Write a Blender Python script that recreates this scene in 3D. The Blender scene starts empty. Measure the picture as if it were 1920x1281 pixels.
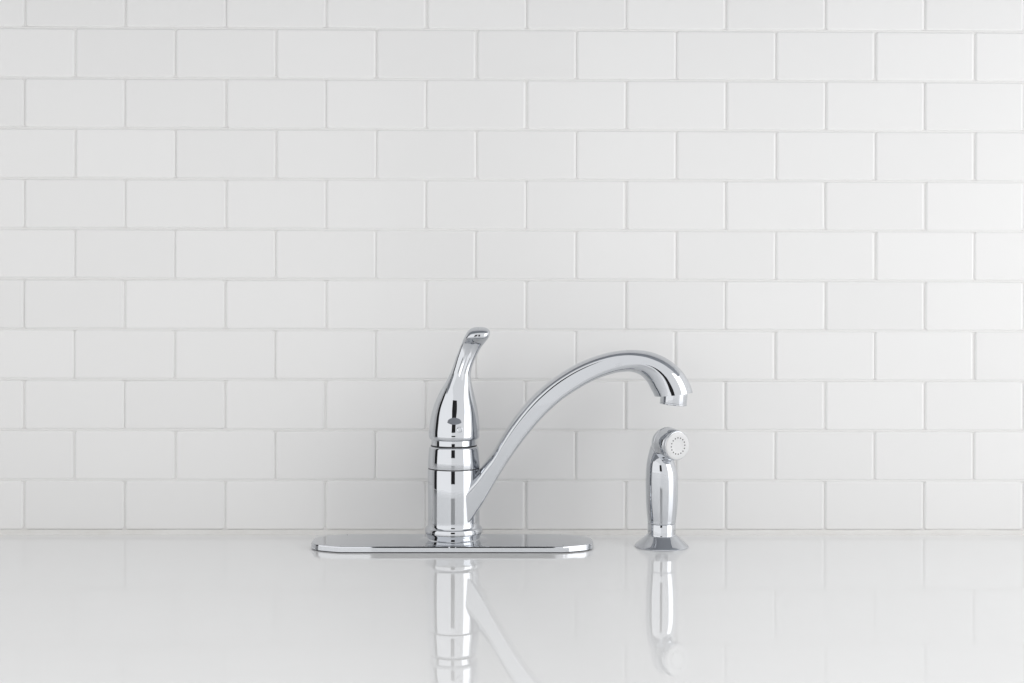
import bpy, bmesh, math, random
from mathutils import Vector, Matrix
import numpy as np

random.seed(7)
R = math.radians
sc = bpy.context.scene
C = sc.collection

# ------------------------------------------------------------------ camera
K = 1 / 2023.0            # metres per photo pixel in the plane of the faucet
YAW, ROLL = 0.0102, 0.0023
cam_d = bpy.data.cameras.new('camera')
cam = bpy.data.objects.new('camera', cam_d)
C.objects.link(cam)
cam_d.sensor_width = 36
cam_d.lens = 36 * 2300 / 1920
cam_d.shift_y = -46.5 / 1920
cam_d.clip_start = 0.02
cam_d.clip_end = 50
cam.matrix_world = (Matrix.Translation((0.042, -1.137, 0.213)) @ Matrix.Rotation(-YAW, 4, 'Z')
                    @ Matrix.Rotation(math.pi / 2, 4, 'X') @ Matrix.Rotation(ROLL, 4, 'Z'))
cam_d.dof.use_dof = True
cam_d.dof.focus_distance = 1.12
cam_d.dof.aperture_fstop = 22
sc.camera = cam

# ------------------------------------------------------------------ light
w = bpy.data.worlds.new('World')
sc.world = w
w.use_nodes = True
bg = w.node_tree.nodes['Background']
bg.inputs[0].default_value = (0.997, 0.998, 1.0, 1)
bg.inputs[1].default_value = 1.02

def area(name, loc, target, sx, sy, radiance, col=(1, 1, 1)):
    l = bpy.data.lights.new(name, 'AREA')
    l.shape = 'RECTANGLE'
    l.size, l.size_y = sx, sy
    l.energy = radiance * math.pi * sx * sy
    l.color = col
    o = bpy.data.objects.new(name, l)
    C.objects.link(o)
    o.location = loc
    o.rotation_euler = (Vector(target) - Vector(loc)).to_track_quat('-Z', 'Y').to_euler()
    return o

def panel(name, az0, d0, az1, d1, z0, z1, radiance, col=(1, 1, 1)):
    """upright softbox spanning two bearings (degrees right of the camera side) round the faucet"""
    p = Vector((d0 * math.sin(R(az0)), -d0 * math.cos(R(az0)), 0))
    q_ = Vector((d1 * math.sin(R(az1)), -d1 * math.cos(R(az1)), 0))
    c = (p + q_) / 2 + Vector((0, 0, (z0 + z1) / 2))
    d = (q_ - p).normalized()
    n = Vector((d.y, -d.x, 0))
    if n.dot(-c) < 0:
        n = -n
    return area(name, c, c + n, (q_ - p).length, z1 - z0, radiance, col)

panel('softbox_right', 47, 1.75, 80, 1.60, -0.4, 1.15, 1.8, (0.985, 0.99, 1.0))
panel('softbox_left', -75, 1.60, -8, 1.85, -0.4, 1.35, 0.20, (1.0, 0.995, 0.985))

sc.view_settings.view_transform = 'Standard'
sc.view_settings.look = 'None'
sc.view_settings.exposure = 0
sc.view_settings.gamma = 1

# ------------------------------------------------------------------ helpers
def material(name, col, rough, metal=0.0, ior=1.5, noise=None, bump=None, rnd=0.0, rough_noise=None):
    m = bpy.data.materials.new(name)
    m.use_nodes = True
    nt = m.node_tree
    b = nt.nodes['Principled BSDF']
    b.inputs['Base Color'].default_value = (*col, 1)
    b.inputs['Roughness'].default_value = rough
    b.inputs['Metallic'].default_value = metal
    b.inputs['IOR'].default_value = ior
    tc = nt.nodes.new('ShaderNodeTexCoord')
    geo = nt.nodes.new('ShaderNodeNewGeometry')
    last = None
    if noise:
        scale, amt, col2 = noise
        n = nt.nodes.new('ShaderNodeTexNoise')
        n.inputs['Scale'].default_value = scale
        n.inputs['Detail'].default_value = 5
        nt.links.new(geo.outputs['Position'], n.inputs['Vector'])
        mr = nt.nodes.new('ShaderNodeMapRange')
        mr.inputs['From Min'].default_value = 0.35
        mr.inputs['From Max'].default_value = 0.7
        mr.inputs['To Max'].default_value = amt
        nt.links.new(n.outputs['Fac'], mr.inputs['Value'])
        mx = nt.nodes.new('ShaderNodeMix')
        mx.data_type = 'RGBA'
        mx.inputs[6].default_value = (*col, 1)
        mx.inputs[7].default_value = (*col2, 1)
        nt.links.new(mr.outputs[0], mx.inputs[0])
        last = mx.outputs[2]
    if rnd:
        oi = nt.nodes.new('ShaderNodeObjectInfo')
        hv = nt.nodes.new('ShaderNodeHueSaturation')
        mr = nt.nodes.new('ShaderNodeMapRange')
        mr.inputs['To Min'].default_value = 1 - rnd
        mr.inputs['To Max'].default_value = 1 + rnd
        nt.links.new(oi.outputs['Random'], mr.inputs['Value'])
        nt.links.new(mr.outputs[0], hv.inputs['Value'])
        if last:
            nt.links.new(last, hv.inputs['Color'])
        else:
            hv.inputs['Color'].default_value = (*col, 1)
        last = hv.outputs[0]
    if last:
        nt.links.new(last, b.inputs['Base Color'])
    if rough_noise:
        scale, lo, hi = rough_noise
        n = nt.nodes.new('ShaderNodeTexNoise')
        n.inputs['Scale'].default_value = scale
        n.inputs['Detail'].default_value = 4
        nt.links.new(geo.outputs['Position'], n.inputs['Vector'])
        mr = nt.nodes.new('ShaderNodeMapRange')
        mr.inputs['From Min'].default_value = 0.3
        mr.inputs['From Max'].default_value = 0.7
        mr.inputs['To Min'].default_value = lo
        mr.inputs['To Max'].default_value = hi
        nt.links.new(n.outputs['Fac'], mr.inputs['Value'])
        nt.links.new(mr.outputs[0], b.inputs['Roughness'])
    if bump:
        scale, dist = bump
        n = nt.nodes.new('ShaderNodeTexNoise')
        n.inputs['Scale'].default_value = scale
        n.inputs['Detail'].default_value = 6
        nt.links.new(geo.outputs['Position'], n.inputs['Vector'])
        bp = nt.nodes.new('ShaderNodeBump')
        bp.inputs['Distance'].default_value = dist
        bp.inputs['Strength'].default_value = 1
        nt.links.new(n.outputs['Fac'], bp.inputs['Height'])
        nt.links.new(bp.outputs[0], b.inputs['Normal'])
    return m

M_TILE = material('glazed_white_tile', (0.86, 0.856, 0.85), 0.22, noise=(5, 0.4, (0.85, 0.847, 0.842)),
                  bump=(9, 0.00022), rnd=0.015, rough_noise=(20, 0.20, 0.24))
M_GROUT = material('white_grout', (0.85, 0.845, 0.835), 0.9, noise=(300, 0.5, (0.81, 0.80, 0.785)), bump=(900, 0.0003))
M_BEAD = material('sealant', (0.86, 0.85, 0.83), 0.45, noise=(40, 0.7, (0.80, 0.78, 0.75)), bump=(250, 0.0005))
M_COUNTER = material('white_quartz', (0.925, 0.925, 0.922), 0.02, ior=1.6, noise=(60, 0.35, (0.91, 0.91, 0.906)),
                     rough_noise=(12, 0.004, 0.012))
M_CHROME = material('chrome', (0.615, 0.632, 0.660), 0.025, metal=1.0, noise=(25, 0.3, (0.59, 0.607, 0.635)),
                    rough_noise=(60, 0.012, 0.045))
M_SATIN = material('spray_face_plastic', (0.76, 0.76, 0.765), 0.2, ior=1.48, noise=(200, 0.2, (0.72, 0.72, 0.73)))
M_DARK = material('dark_gap', (0.02, 0.02, 0.022), 0.5, noise=(200, 0.4, (0.03, 0.03, 0.03)))  # near-black of grooves and nozzle holes, also paints the contact shadow
M_GREY = material('grey_reflection', (0.16, 0.175, 0.20), 0.35, noise=(200, 0.3, (0.19, 0.2, 0.22)))  # dark reflection on the handle's crescent ledge, put in as colour
M_BLACK = material('black_board', (0.008, 0.008, 0.009), 0.8, noise=(30, 0.4, (0.012, 0.012, 0.012)))
M_WHITE = material('painted_plaster', (0.8, 0.8, 0.79), 0.7, noise=(20, 0.4, (0.78, 0.78, 0.77)))

def link(name, me, mat, parent=None, loc=None):
    o = bpy.data.objects.new(name, me)
    C.objects.link(o)
    if mat and not me.materials:
        me.materials.append(mat)
    if parent:
        o.parent = parent
    if loc:
        o.location = loc
    return o

def tag(o, label=None, cat=None, group=None, kind=None):
    for k, v in (('label', label), ('category', cat), ('group', group), ('kind', kind)):
        if v:
            o[k] = v
    return o

def empty(name, loc):
    o = bpy.data.objects.new(name, None)
    C.objects.link(o)
    o.location = loc
    o.empty_display_size = 0.02
    return o

def grid_mesh(name, rings, closed=True, cap0=True, cap1=True, smooth=True, sharp=28):
    """rings: list of equally long lists of points"""
    n = len(rings[0])
    verts = [tuple(p) for r in rings for p in r]
    faces = []
    for i in range(len(rings) - 1):
        for j in range(n if closed else n - 1):
            a, b = i * n + j, i * n + (j + 1) % n
            faces.append((a, b, b + n, a + n))
    if cap0:
        faces.append(tuple(reversed(range(n))))
    if cap1:
        faces.append(tuple(range((len(rings) - 1) * n, len(rings) * n)))
    me = bpy.data.meshes.new(name)
    me.from_pydata(verts, [], faces)
    bm = bmesh.new()
    bm.from_mesh(me)
    bmesh.ops.recalc_face_normals(bm, faces=bm.faces)
    bm.to_mesh(me)
    bm.free()
    if smooth:
        me.polygons.foreach_set('use_smooth', [True] * len(me.polygons))
        me.set_sharp_from_angle(angle=R(sharp))
    me.update()
    return me

def lathe(name, prof, seg=128, cx=0.0, cy=0.0):
    """prof: (radius, z) in metres, bottom to top"""
    rings = [[(cx + r * math.cos(2 * math.pi * j / seg), cy + r * math.sin(2 * math.pi * j / seg), z)
              for j in range(seg)] for r, z in prof]
    return grid_mesh(name, rings)

def spline(ts, vals, n):
    """monotone-ish cubic (pchip) resampling of the columns of vals"""
    ts = np.asarray(ts, float)
    v = np.asarray(vals, float)
    if v.ndim == 1:
        v = v[:, None]
    h = np.diff(ts)[:, None]
    d = np.diff(v, axis=0) / h
    m = np.zeros_like(v)
    m[0], m[-1] = d[0], d[-1]
    for i in range(1, len(ts) - 1):
        m[i] = (h[i] * d[i - 1] + h[i - 1] * d[i]) / (h[i] + h[i - 1])
    q = np.linspace(ts[0], ts[-1], n)
    idx = np.clip(np.searchsorted(ts, q, side='right') - 1, 0, len(ts) - 2)
    hh = h[idx]
    u = ((q - ts[idx])[:, None]) / hh
    return ((2 * u**3 - 3 * u**2 + 1) * v[idx] + (u**3 - 2 * u**2 + u) * hh * m[idx]
            + (-2 * u**3 + 3 * u**2) * v[idx + 1] + (u**3 - u**2) * hh * m[idx + 1])

def pz(px, py):
    """photo pixel -> x, z in the faucet's own plane"""
    return (px - 851.5) * K, (1025 - py) * K

def arc(r0, z0, r1, z1, n, kind='out'):
    """quarter-ellipse from (r0,z0) to (r1,z1); out = bulging outward at the start"""
    out = []
    for i in range(1, n + 1):
        t = i / n * math.pi / 2
        if kind == 'out':
            out.append((r0 + (r1 - r0) * (1 - math.cos(t)), z0 + (z1 - z0) * math.sin(t)))
        else:
            out.append((r0 + (r1 - r0) * math.sin(t), z0 + (z1 - z0) * (1 - math.cos(t))))
    return out

# ------------------------------------------------------------------ setting: wall
WALL_Y = 0.065
PX, PZ = 0.09802, 0.04914
X0 = -0.4222                       # a joint of the bottom row
Z0 = 0.0525                        # first horizontal joint above the counter
NCOL, NROW = 18, 16
GW = 0.0005                        # joint width
XL = X0 - 4 * PX

bm = bmesh.new()
bmesh.ops.create_cube(bm, size=1)
for v in bm.verts:
    v.co = ((XL - 0.11 if v.co.x < 0 else XL + NCOL * PX + 0.11), WALL_Y + (0.0062 if v.co.y < 0 else 0.12),
            (0.0 if v.co.z < 0 else Z0 + (NROW - 1) * PZ + 0.25))
me = bpy.data.meshes.new('wall')
bm.to_mesh(me)
bm.free()
wall = link('tiled_wall', me, M_WHITE)
tag(wall, 'wall of small glossy white subway tiles laid in running bond behind the faucet', 'wall', kind='structure')

def tile_mesh(name, wx, wz, r=0.0027, rd=0.0020):
    """rounded-edge tile, front face at y = 0, body towards +y"""
    vs, ns, fs = [], [], []
    steps = 4
    offs = [(0.0, 0.0, 0.0)]
    for i in range(steps + 1):
        t = i / steps * math.pi / 2
        offs.append((r * math.sin(t), rd * (1 - math.cos(t)), math.atan2(rd * math.sin(t), r * math.cos(t))))
    offs.append((r, 0.006, math.pi / 2))
    hx, hz = wx / 2 - r, wz / 2 - r
    corner = [(-1, -1), (1, -1), (1, 1), (-1, 1)]
    c = r * 0.5
    rings = []
    for e, y, t in offs[1:]:
        ring = []
        for k, (sx, sz) in enumerate(corner):
            dirs = ((0, sz), (sx, 0)) if k % 2 else ((sx, 0), (0, sz))
            for dx, dz in dirs:
                # octagonal corner: two points per corner
                x = sx * hx + dx * e + (0 if dx else -sx * 0)
                z = sz * hz + dz * e
                ring.append(len(vs))
                vs.append((x, y, z))
                nn = Vector((dx * math.sin(t), -math.cos(t), dz * math.sin(t)))
                ns.append(nn.normalized())
        rings.append(ring)
    # centre face
    # ring 0 has coincident corner pairs; use four distinct points
    fs.append((rings[0][0], rings[0][2], rings[0][4], rings[0][6]))
    for a, b in zip(rings[:-1], rings[1:]):
        for j in range(8):
            j2 = (j + 1) % 8
            if a is rings[0] and j % 2 == 0:
                fs.append((a[j], b[j2], b[j]))
            elif a is rings[0]:
                nxt = a[(j2)]
                # use the representative vertex of each corner pair
                fs.append((a[j - 1], nxt, b[j2], b[j]))
            else:
                fs.append((a[j], a[j2], b[j2], b[j]))
    me = bpy.data.meshes.new(name)
    me.from_pydata(vs, [], fs)
    me.polygons.foreach_set('use_smooth', [True] * len(fs))
    me.update()
    bm = bmesh.new()
    bm.from_mesh(me)
    bmesh.ops.recalc_face_normals(bm, faces=bm.faces)
    flip = sum(f.normal.y * f.calc_area() for f in bm.faces) > 0
    if flip:
        bmesh.ops.reverse_faces(bm, faces=bm.faces)
    bm.to_mesh(me)
    bm.free()
    me.normals_split_custom_set_from_vertices([tuple(n) for n in ns])
    me.update()
    return me

tile_me = [tile_mesh('tile', PX - GW + dw, PZ - GW + dh) for dw, dh in ((0, 0), (0.0004, -0.0002), (-0.0004, 0.0002))]
bottom_me = tile_mesh('tile', PX - GW, Z0 - GW / 2 - 0.0038)
joint_z = [Z0 + i * PZ + random.uniform(-0.0003, 0.0003) for i in range(NROW)]
vert_joints = []
for row in range(NROW):
    shift = 0 if row % 2 == 0 else PX / 2
    zc = (0.0040 + Z0 - GW / 2) / 2 if row == 0 else (joint_z[row - 1] + joint_z[row]) / 2
    for col in range(NCOL):
        x = XL + shift + (col + 0.5) * PX - (PX / 2 if row % 2 else 0) * 0 + random.uniform(-0.00045, 0.00045)
        o = link('tile', bottom_me if row == 0 else random.choice(tile_me), M_TILE, wall,
                 (x, WALL_Y + random.uniform(-0.0001, 0.0001), zc))
        o.rotation_euler = (R(random.gauss(0, 0.12)), R(random.gauss(0, 0.13)), R(random.gauss(0, 0.10)))

# grout: a recessed sheet plus uneven ribbons that lap onto the tile edges
def noise1(n, seed, octs=(3, 9, 27, 81)):
    rs = np.random.RandomState(seed)
    x = np.linspace(0, 1, n)
    y = np.zeros(n)
    for k, o in enumerate(octs):
        pts = rs.uniform(-1, 1, o * 6 + 2)
        y += np.interp(x * (len(pts) - 1), np.arange(len(pts)), pts) / (1.6 ** k)
    return y / 2.2

bm = bmesh.new()
gx0, gx1 = XL - 0.05, XL + NCOL * PX + PX / 2
def sheet(x0, x1, z0, z1, y):
    vs = [bm.verts.new(p) for p in ((x0, y, z0), (x1, y, z0), (x1, y, z1), (x0, y, z1))]
    bm.faces.new(vs)
sheet(gx0, gx1, 0.001, joint_z[-1] + 0.001, WALL_Y + 0.0016)
NS = 1500
for i, jz in enumerate(joint_z[:-1]):
    top = noise1(NS, 100 + i, (5, 20, 60, 200)) * 0.00030
    bot = noise1(NS, 300 + i, (5, 20, 60, 200)) * 0.00030
    dep = noise1(NS, 500 + i, (5, 20, 60, 200)) * 0.00016
    prev = None
    for k in range(NS):
        x = gx0 + (gx1 - gx0) * k / (NS - 1)
        hw = 0.0010
        pts = [(x, WALL_Y + 0.0015, jz - hw - 0.0002), (x, WALL_Y + 0.00080 + dep[k] * .5, jz - hw + bot[k]),
               (x, WALL_Y + 0.00085 + dep[k], jz), (x, WALL_Y + 0.00080 + dep[k] * .5, jz + hw + top[k]),
               (x, WALL_Y + 0.0015, jz + hw + 0.0002)]
        cur = [bm.verts.new(p) for p in pts]
        if prev:
            for a in range(4):
                bm.faces.new((prev[a], cur[a], cur[a + 1], prev[a + 1]))
        prev = cur
me = bpy.data.meshes.new('grout')
bmesh.ops.recalc_face_normals(bm, faces=bm.faces)
bm.to_mesh(me)
bm.free()
me.polygons.foreach_set('use_smooth', [True] * len(me.polygons))
link('grout', me, M_GROUT, wall)

# sealant bead where wall meets counter
NB = 1400
n1, n2, n3 = noise1(NB, 1, (2, 5, 14, 60)), noise1(NB, 2, (2, 5, 14, 60)), noise1(NB, 3, (3, 8, 40, 150))
rings = []
for k in range(NB):
    x = gx0 + (gx1 - gx0) * k / (NB - 1)
    h = 0.0042 + n1[k] * 0.0011
    d = 0.0048 + n2[k] * 0.0011
    s = n3[k] * 0.00030
    rings.append([(x, WALL_Y + 0.0015, -0.0005), (x, WALL_Y - d, -0.0005), (x, WALL_Y - d, 0.0003),
                  (x, WALL_Y - d * 0.72, h * 0.22 + s), (x, WALL_Y - d * 0.45, h * 0.40 + s),
                  (x, WALL_Y - d * 0.30, h * 0.62 + s), (x, WALL_Y - d * 0.10, h * 0.92),
                  (x, WALL_Y + 0.0003, h), (x, WALL_Y + 0.0015, h - 0.0002)])
link('sealant_bead', grid_mesh('sealant_bead', rings), M_BEAD, wall)

# ------------------------------------------------------------------ setting: countertop (one slab, very slightly dished)
def counter_slope(d):
    if d < 0.12:
        return 0.0
    if d < 0.42:
        return 0.040 * (d - 0.12)
    return max(0.0, 0.012 * (1 - (d - 0.42) / 0.25))
CZ = [0.0]
for i in range(1, 1400):
    CZ.append(CZ[-1] + counter_slope(i * 0.001) * 0.001)
def counter_z(y):
    d = max(0.0, -y) * 1000
    i = int(d)
    return CZ[i] + (CZ[i + 1] - CZ[i]) * (d - i)
ys = [WALL_Y + 0.004 - i * 0.01 for i in range(114)]
rings = []
for x in [-1.05 + i * 2.5 / 24 for i in range(25)]:
    top = [(x, y, counter_z(y)) for y in ys]
    yf, zf = ys[-1], counter_z(ys[-1])
    edge = [(x, yf - 0.0015, zf - 0.0008), (x, yf - 0.002, zf - 0.003), (x, yf - 0.002, -0.03), (x, WALL_Y + 0.004, -0.03)]
    rings.append(top + edge)
counter = link('countertop', grid_mesh('countertop', rings), M_COUNTER)
tag(counter, 'polished white stone countertop mirroring the faucet and the tiles', 'countertop', kind='structure')

# ------------------------------------------------------------------ faucet
faucet = empty('kitchen_faucet', (0, 0, 0))
tag(faucet, 'polished chrome single-lever kitchen faucet with arched spout swung to the right', 'faucet')

HX, HY = 263 * K, 66.5 * K
EDGE = spline([0, 1, 2, 3, 4, 5, 6], [(263, 0), (262.6, 16), (260, 29), (253, 41), (242, 50), (222, 59.5), (204, 66.5)], 26)
def plate_outline(inset):
    q = [(x * K, y * K) for x, y in EDGE] + [(x * K, 66.5 * K) for x in (150, 100, 50, 0)]
    full = q + [(-x, y) for x, y in reversed(q[:-1])]
    full = full + [(x, -y) for x, y in reversed(full[1:-1])]
    n = len(full)
    out = []
    for k in range(n):
        a, b = Vector(full[k - 1]), Vector(full[(k + 1) % n])
        t_ = (b - a).normalized()
        nrm = Vector((t_.y, -t_.x))
        p = Vector(full[k])
        if nrm.dot(p) < 0:
            nrm = -nrm
        out.append(p - nrm * inset)
    return out
PT = 12 * K               # height of the plate's upper edge
def plate_ring(inset, z):
    return [(x - 1.5 * K, y, z) for x, y in plate_outline(inset)]
mm = 0.001
prof = [(1.3 * mm, 0.7 * mm), (0.10 * mm, 0.95 * mm), (0.0, 1.1 * mm), (0.22 * mm, PT - 1.2 * mm),
        (0.48 * mm, PT - 0.25 * mm), (0.75 * mm, PT - 0.05 * mm), (1.1 * mm, PT + 0.02 * mm), (1.9 * mm, PT + 0.06 * mm), (5 * mm, PT + 0.14 * mm),
        (10 * mm, PT + 0.22 * mm)]
link('deck_plate', grid_mesh('deck_plate', [plate_ring(a, z) for a, z in prof], sharp=11), M_CHROME, faucet)
link('contact_shade', grid_mesh('contact_shade', [plate_ring(1.6 * mm, -0.0002), plate_ring(1.6 * mm, 0.0010)]), M_DARK, faucet)  # dark strip added as the contact shadow under the plate

def zp(py):
    return (1025 - py) * K
# hub: raised collar and flared foot
r = K
prof = [(66.4 * r, PT - 0.0012), (65.9 * r, PT - 0.0002), (64.8 * r, PT + 0.0003), (62 * r, PT + 0.0006), (56 * r, PT + 0.0010), (51.0 * r, PT + 0.0016), (49.2 * r, PT + 0.0026),
        (49.6 * r, zp(1006)), (51.6 * r, zp(1001)), (53.2 * r, zp(998.2)), (53.3 * r, zp(997.6))]
link('collar', lathe('collar', prof), M_CHROME, faucet)
prof = [(53.2 * r, zp(997.2)), (54.0 * r, zp(996.8)), (54.0 * r, zp(995.4))]
prof += arc(54.0 * r, zp(995.4), 50.6 * r, zp(987.0), 8)
prof += [(49.6 * r, zp(985.5)), (49.0 * r, zp(984.4))]
prof += [(48.7 * r, zp(983.4)), (48.6 * r, zp(975)), (48.6 * r, zp(930)), (48.7 * r, zp(879.2)), (48.4 * r, zp(878.4)), (46.5 * r, zp(878.2))]
body = link('faucet_body', lathe('faucet_body', prof), M_CHROME, faucet)
link('groove', lathe('groove', [(47.9 * r, zp(878.6)), (47.9 * r, zp(876.2))]), M_DARK, body)
prof = [(46.5 * r, zp(876.6)), (48.4 * r, zp(876.4)), (48.7 * r, zp(875.6)), (48.2 * r, zp(864)), (47.2 * r, zp(850)), (46.4 * r, zp(842))]
prof += arc(46.4 * r, zp(842), 42.5 * r, zp(836.2), 7)
prof += [(41.0 * r, zp(835.9))]
cap = link('cap_ring', lathe('cap_ring', prof), M_CHROME, faucet)
link('groove', lathe('groove', [(43.0 * r, zp(836.6)), (43.0 * r, zp(834.2))]), M_DARK, cap)
prof = [(42.0 * r, zp(834.4)), (42.5 * r, zp(833.9)), (42.3 * r, zp(833.0)), (42.3 * r, zp(822))]
link('neck_ring', lathe('neck_ring', prof), M_CHROME, faucet)

# lever handle: left edge, right edge, depth, depth centre (negative = towards the camera), squareness
HP = [  # y,    xl,    xr,   half depth, centre y
    (824.5, 809.5, 893.5, 42.0, 0),
    (823.0, 806.5, 897.0, 45.0, 0),
    (820.0, 805.0, 898.8, 46.6, 0),
    (812.0, 804.4, 899.4, 46.8, 0),
    (800.0, 805.4, 899.2, 46.0, 0),
    (790.0, 806.8, 898.4, 44.6, 0),
    (780.0, 808.6, 897.4, 42.8, 0),
    (770.0, 811.0, 896.0, 40.9, 0),
    (760.0, 814.0, 894.2, 39.2, 0.3),
    (750.0, 817.8, 892.0, 37.3, 0.7),
    (740.0, 822.4, 889.6, 33.8, 0.2),
    (730.0, 828.0, 887.2, 29.0, -1.2),
    (720.0, 834.0, 885.0, 23.8, -2.8),
    (710.0, 839.4, 883.4, 20.6, -2.6),
    (700.0, 844.4, 883.0, 18.2, -2.0),
    (690.0, 848.4, 885.0, 16.2, -1.8),
    (680.0, 852.0, 888.4, 14.4, -2.0),
    (670.0, 855.6, 892.6, 13.0, -2.8),
    (660.0, 859.6, 897.4, 12.0, -4.6),
    (650.0, 863.4, 903.4, 11.6, -7.8),
    (642.5, 866.8, 909.4, 12.6, -12.0),
    (638.5, 868.4, 912.6, 15.2, -16.0),
    (634.5, 870.2, 915.6, 17.6, -20.0),
    (628.0, 873.4, 918.6, 17.2, -21.5),
    (621.5, 877.2, 918.8, 14.6, -20.5),
    (617.4, 881.4, 916.0, 11.2, -18.5),
    (614.6, 887.0, 911.0, 6.6, -16.5),
    (613.3, 893.0, 905.0, 2.4, -15.5),
]
hv = np.array(HP)
N = 260
t = np.concatenate([[0], np.cumsum(np.maximum(1.0, np.hypot(np.diff(hv[:, 0]), np.diff(hv[:, 1]))))])
hs = spline(t, hv, N)
SEG = 96
rings = []
for y_, xl, xr, hd, cy in hs:
    cx = (xl + xr) / 2
    hw_ = (xr - xl) / 2
    ring = []
    up = min(1, max(0, (790 - y_) / 90))          # 0 at the dome, 1 on the lever
    ex = 2.0 + 0.25 * up
    for j in range(SEG):
        th = 2 * math.pi * j / SEG
        c_, s_ = math.cos(th), math.sin(th)
        ux = math.copysign(abs(c_) ** (2 / ex), c_)
        uy = math.copysign(abs(s_) ** (2 / ex), s_)
        x = cx + hw_ * ux
        y = cy + hd * uy
        # shallow valley down the front of the lever
        if s_ < 0:
            v = math.exp(-((x - (cx + 0.12 * hw_)) / (hw_ * 0.22)) ** 2)
            band = math.exp(-((y_ - 688) / 42.0) ** 2)
            y += 3.4 * v * band
            # scoop above the index button
            v2 = math.exp(-((x - 853) / 17.0) ** 2) * math.exp(-((y_ - 768) / 15.0) ** 2)
            y += 0.6 * v2
        ring.append(((x - 851.5) * K, y * K, (1025 - y_) * K))
    rings.append(ring)
handle = link('lever_handle', grid_mesh('lever_handle', rings), M_CHROME, faucet)

def handle_front(px, py):
    """y (photo px units) of the handle's front surface"""
    i = int(np.argmin(abs(hs[:, 0] - py)))
    y_, xl, xr, hd, cy = hs[i]
    u = (px - (xl + xr) / 2) / ((xr - xl) / 2)
    return cy - hd * math.sqrt(max(0, 1 - u * u))

# crescent ledge: its dark overhead reflection put in as a grey piece
outer, inner = [], []
NC = 28
rings = []
for i in range(NC + 1):
    s = -1 + 2 * i / NC
    px = 854.0 + 13.0 * s
    top_ = 787.5 - 8.2 * math.sqrt(max(0, 1 - s * s)) ** 1.0 + 1.0
    bot_ = 791.0 + 1.8 * math.sqrt(max(0, 1 - s * s)) - 2.0 * abs(s) ** 2
    if bot_ < top_ + 0.3:
        bot_ = top_ + 0.3
    ring = []
    for q in range(5):
        py = top_ + (bot_ - top_) * q / 4
        lift = 0.5 + 1.0 * math.sin(math.pi * q / 4) * math.sqrt(max(0, 1 - s * s))
        ring.append(((px - 851.5) * K, (handle_front(px, py) - lift) * K, (1025 - py) * K))
    for q in (4, 0):
        py = top_ + (bot_ - top_) * q / 4
        ring.append(((px - 851.5) * K, (handle_front(px, py) + 2.5) * K, (1025 - py) * K))
    rings.append(ring)
link('crescent_reflection', grid_mesh('crescent_reflection', rings), M_GREY, handle)

def dome(name, cpos, axis, r0, h, ring_w=0.25):
    """small domed button with a raised rim along axis"""
    ax = Vector(axis).normalized()
    q = Vector((0, 0, 1)).rotation_difference(ax)
    prof = [(r0, -h * 3), (r0, h * 0.5), (r0 * 0.94, h * 0.9), (r0 * 0.84, h), (r0 * 0.74, h * 0.9), (r0 * 0.68, h * 0.5),
            (r0 * 0.62, h * 0.45), (r0 * 0.35, h * 0.7), (r0 * 0.02, h * 0.8)]
    rings = []
    for rr, zz in prof:
        rings.append([tuple(Vector(cpos) + q @ Vector((rr * math.cos(2 * math.pi * j / 32), rr * math.sin(2 * math.pi * j / 32), zz)))
                      for j in range(32)])
    return grid_mesh(name, rings)
hf = handle_front(863.8, 802)
link('index_button', dome('index_button', ((863.8 - 851.5) * K, (hf - 0.6) * K, zp(802)), (0.24, -1, 0.10), 5.4 * K, 1.4 * K), M_CHROME, handle)

# spout: outer and inner outline of the arch in photo pixels, paired
TOP = [(866, 921), (880, 903), (894.5, 886.9), (910, 866), (926.4, 844.4), (940, 821), (952.9, 799.5), (979.5, 763.6), (1008.7, 732.6), (1045.8, 703.4),
       (1085.6, 680.0), (1125.5, 664.6), (1157, 657.6), (1189, 655.6), (1221, 659.6), (1250, 671.2), (1274, 689.6), (1290, 711.0), (1297.5, 728), (1299.3, 735.0)]
BOT = [(868, 990), (880, 978), (893, 960), (905.5, 942), (920, 917.5), (937, 888.5), (953, 863.5), (983, 821.5), (1014, 784.5), (1048, 752.5),
       (1080, 730.5), (1112, 713.0), (1140, 702.4), (1163, 697.6), (1184, 697.2), (1201, 703.2), (1214, 716), (1221.8, 730.6), (1226.2, 739), (1227.7, 743.0)]
HB = [43.5, 41.8, 40.2, 38.6, 37.2, 35.9, 34.7, 32.8, 31.1, 29.6, 28.3, 27.3, 26.5, 25.6, 26.6, 28.4, 30.8, 33, 34.6, 35.2]
EXP = [4.5, 4.6, 4.8, 5.0, 5.0, 4.9, 4.7, 4.4, 4.0, 3.5, 3.1, 2.8, 2.6, 2.45, 2.3, 2.15, 2.05, 2.0, 2.0, 2.0]
tv = np.array([(*a, *b, h, e) for a, b, h, e in zip(TOP, BOT, HB, EXP)], float)
mid = (tv[:, 0:2] + tv[:, 2:4]) / 2
t = np.concatenate([[0], np.cumsum(np.hypot(*np.diff(mid, axis=0).T))])
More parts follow.
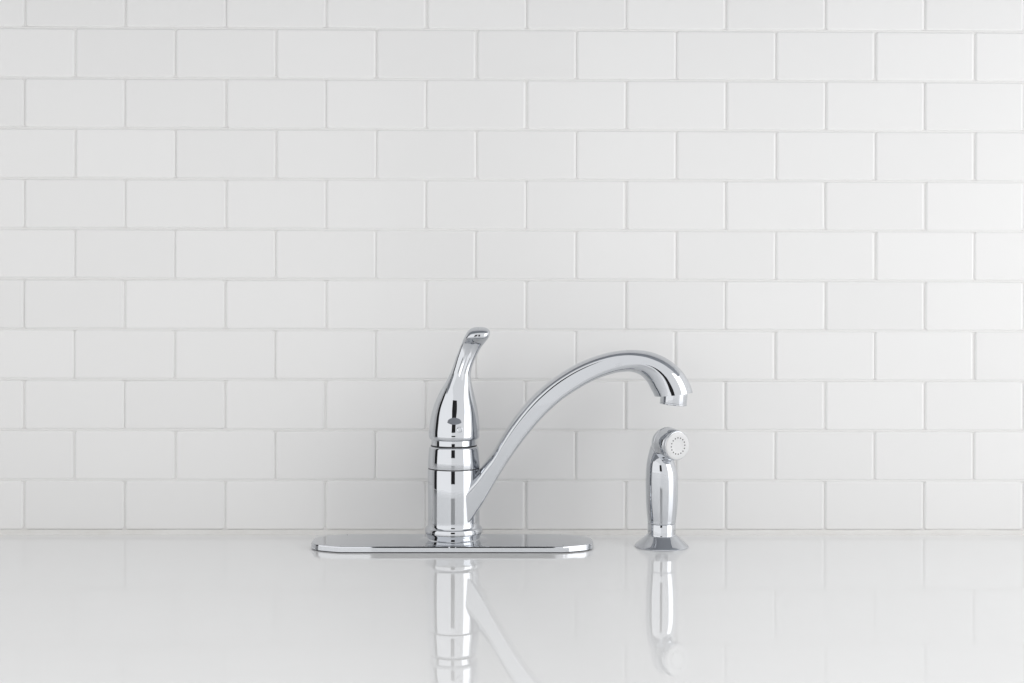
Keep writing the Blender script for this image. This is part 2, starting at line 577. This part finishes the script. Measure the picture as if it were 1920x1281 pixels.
# flat flank limits (share of the half height) and how far the section is a plain ellipse
UT = [.50, .50, .48, .46, .44, .42, .40, .40, .40, .40, .38, .35, .30, .24, .14, .05, 0, 0, 0, 0]
UB = [.80, .78, .75, .72, .70, .68, .66, .66, .66, .64, .60, .52, .42, .30, .15, .05, 0, 0, 0, 0]
tv[:, 5] = UT
tv = np.column_stack([tv, UB])
sv = spline(t, tv, 260)
def section(ut, ub, ratio, m=14):
    """right half outline from top (1) to bottom (-1): list of (u, width); ratio = half height / half depth"""
    out = []
    low = 1 - 0.035 * min(1, ut * 2.0)
    f = min(1.0, (1 - ut) * ratio * 1.15)
    g = min(1.0, (1 - ub) * ratio * 1.15)
    for i in range(5):
        t_ = i / 5
        out.append((1 - 0.05 * (1 - f) * t_ * t_, (1 - f) * t_))
    for i in range(m + 1):
        a = i / m * math.pi / 2
        out.append((ut + (1 - 0.05 * (1 - f) - ut) * math.cos(a), 1 - f * (1 - math.sin(a))))
    for i in range(1, 12):
        q_ = i / 12
        out.append((ut + (-ub - ut) * q_, 1 + (low - 1) * q_))
    for i in range(m + 1):
        a = i / m * math.pi / 2
        out.append((-ub - (1 - ub) * math.sin(a), low * (1 - g * (1 - math.cos(a)))))
    for i in range(1, 6):
        out.append((-1, low * (1 - g) * (1 - i / 5)))
    return out
rings = []
for k, (tx, ty, bx, by, hb, ut, ub) in enumerate(sv):
    cx, cy = (tx + bx) / 2, (ty + by) / 2
    ax, ay = (tx - bx) / 2, (ty - by) / 2
    half = section(max(0.0, ut), max(0.0, ub), math.hypot(ax, ay) / hb)
    full = half + [(u, -w_) for u, w_ in reversed(half[1:-1])]
    rings.append([(((cx + ax * u) - 851.5) * K, hb * w_ * K, (1025 - (cy + ay * u)) * K) for u, w_ in full])
spout = link('spout', grid_mesh('spout', rings), M_CHROME, faucet)
# aerator
ec = Vector(((1264.5 - 851.5) * K, 0, zp(739.5)))
ax = Vector((-0.085, 0, -1)).normalized()
q = Vector((0, 0, 1)).rotation_difference(ax)
prof = [(25.2, -4), (25.2, 14.5), (25.0, 16.0), (25.6, 16.6), (25.6, 18.2), (24.6, 19.4), (22.5, 19.8), (21.5, 17.0), (0.5, 16.6)]
rings = [[tuple(ec + q @ Vector((a * K * math.cos(2 * math.pi * j / 64), a * K * math.sin(2 * math.pi * j / 64), b * K))) for j in range(64)]
         for a, b in prof]
link('aerator', grid_mesh('aerator', rings), M_CHROME, spout)

# ------------------------------------------------------------------ side sprayer
SX = (1241.7 - 851.5) * K
SK = K
spray = empty('side_sprayer', (SX, 0, 0))
tag(spray, 'small chrome pull-out side sprayer standing in a conical base right of the faucet', 'sprayer')
def sp(py):
    return (1027.5 - py) * K
prof = [(49.0, 1027.7), (50.3, 1027.0), (50.6, 1025.6), (50.0, 1024.6), (46.5, 1021.6), (38, 1014.3), (31.5, 1008.4), (28.6, 1005.4)]
prof = [(a * K, sp(b)) for a, b in prof]
base = link('base_cone', lathe('base_cone', prof), M_CHROME, spray)
link('contact_shade', lathe('contact_shade', [(48.6 * K, -0.0002), (48.9 * K, 0.0004)]), M_DARK, base)  # dark strip added under the cone's rim, as under the plate
prof = [(27.5, 1006.5), (26.4, 1004.8), (26.2, 1003.0), (26.2, 985.0), (25.9, 984.0), (25.2, 983.4)]
link('holder_ring', lathe('holder_ring', [(a * K, sp(b)) for a, b in prof]), M_CHROME, spray)
# grip:  y, left x, right x, half depth, centre depth
GP = [
    (983.6, 1216.9, 1266.5, 24.8, 0), (982.6, 1215.6, 1267.8, 26.1, 0), (978.0, 1215.2, 1268.4, 26.6, 0), (965.0, 1213.9, 1270.0, 27.6, 0),
    (945.0, 1212.4, 1271.6, 28.3, 0), (925.0, 1211.8, 1272.2, 28.7, 0), (905.0, 1211.6, 1272.2, 28.7, 0), (892.0, 1211.9, 1271.4, 28.5, 0),
    (882.0, 1212.4, 1269.6, 28.0, 0), (872.0, 1213.4, 1266.6, 26.5, 0.5), (862.0, 1215.4, 1264.0, 24.0, 2.5), (852.0, 1218.4, 1262.6, 21.5, 7),
    (842.0, 1222.2, 1262.4, 19.0, 14), (832.0, 1226.6, 1262.4, 18.5, 14), (822.0, 1231.8, 1262.0, 17.5, 13.5), (814.0, 1237.6, 1260.8, 15.0, 13),
    (808.5, 1243.6, 1258.0, 10.5, 12.5), (806.0, 1248.0, 1255.4, 5.0, 12.5)]
gv = np.array(GP)
t = np.concatenate([[0], np.cumsum(np.maximum(1.0, np.hypot(np.diff(gv[:, 0]), np.diff(gv[:, 1]))))])
gs = spline(t, gv, 120)
rings = []
for y_, xl, xr, hd, cy in gs:
    rings.append([(((xl + xr) / 2 - 1241.7 + (xr - xl) / 2 * math.cos(2 * math.pi * j / SEG)) * K,
                   (cy + hd * math.sin(2 * math.pi * j / SEG)) * K, sp(y_)) for j in range(SEG)])
link('grip', grid_mesh('grip', rings), M_CHROME, spray)
# head: short barrel pointing to the camera and to the right
ax = Vector((math.sin(R(27)), -math.cos(R(27)), -0.05)).normalized()
q = Vector((0, 0, 1)).rotation_difference(ax)
fc = Vector(((1266.8 - 1241.7) * K, -34 * K, (1027.5 - 835.0) * K))      # centre of the face
def along(name, prof, mat, parent, seg=96, c=fc):
    rings = [[tuple(c + q @ Vector((a * K * math.cos(2 * math.pi * j / seg), a * K * math.sin(2 * math.pi * j / seg), b * K))) for j in range(seg)]
             for a, b in prof]
    return link(name, grid_mesh(name, rings), mat, parent)
prof = [(6, -57), (15, -55.5), (22, -52), (27.0, -46.5), (29.6, -40), (30.6, -35.5), (30.8, -33.8)]
head = along('spray_head', prof + [(30.2, -33.2), (30.2, -32.6), (30.6, -32.0), (30.4, -26), (29.4, -16), (28.0, -8.5), (27.2, -7.2)], M_CHROME, spray)
along('bezel', [(26.4, -8.5), (26.9, -7.6), (27.2, -6.6), (27.2, -2.6), (26.6, -1.6), (25.6, -1.2)], M_CHROME, head)
along('spray_face', [(25.8, -2.2), (25.8, -0.8), (25.0, 0.4), (23.4, 1.0), (19.0, 1.2), (12.5, 1.0), (11.5, 0.7), (6, 0.8), (0.4, 0.9)], M_SATIN, head)
hole_me = None
for k in range(16):
    a = 2 * math.pi * (k + 0.35) / 16
    pos = fc + q @ Vector((15.2 * K * math.cos(a), 15.2 * K * math.sin(a), 1.12 * K))
    if hole_me is None:
        rr = [[(s * math.cos(2 * math.pi * j / 10) * K, s * math.sin(2 * math.pi * j / 10) * K, z * K) for j in range(10)]
              for s, z in ((1.25, -1.0), (1.25, 0.12), (1.0, 0.2))]
        hole_me = grid_mesh('nozzle_hole', rr)
    o = link('nozzle_hole', hole_me, M_DARK, head, tuple(pos))
    o.rotation_mode = 'QUATERNION'
    o.rotation_quaternion = q

# ------------------------------------------------------------------ black boards that the chrome and counter mirror, and an added grey one
def board(name, p0, p1, label):
    bm = bmesh.new()
    bmesh.ops.create_cube(bm, size=1)
    for v in bm.verts:
        v.co = [p0[i] if v.co[i] < 0 else p1[i] for i in range(3)]
    bmesh.ops.bevel(bm, geom=bm.edges[:], offset=0.0015, segments=2, affect='EDGES')
    me = bpy.data.meshes.new(name)
    bm.to_mesh(me)
    bm.free()
    o = link(name, me, M_BLACK)
    tag(o, label, 'board')
    return o
b1 = board('black_board', (-0.196, -1.185, 0.13), (0.147, -1.175, 0.72), 'black board behind the camera, mirrored as a dark stripe down the middle of the faucet')
b2 = board('black_board', (-1.0, -0.225, 0.002), (-0.99, 0.055, 0.80), 'tall black board out of frame at left, mirrored near the left edge of the faucet')

b3 = board('grey_board', (-0.90, -0.38, 0.75), (1.10, 0.055, 0.762), 'horizontal grey board added out of view above the frame to shade the upper wall')  # unseen helper: dims the wall's top and darkens what the spout mirrors
b3.data.materials.clear()
b3.data.materials.append(material('grey_card', (0.32, 0.335, 0.36), 0.8, noise=(30, 0.4, (0.34, 0.355, 0.38))))
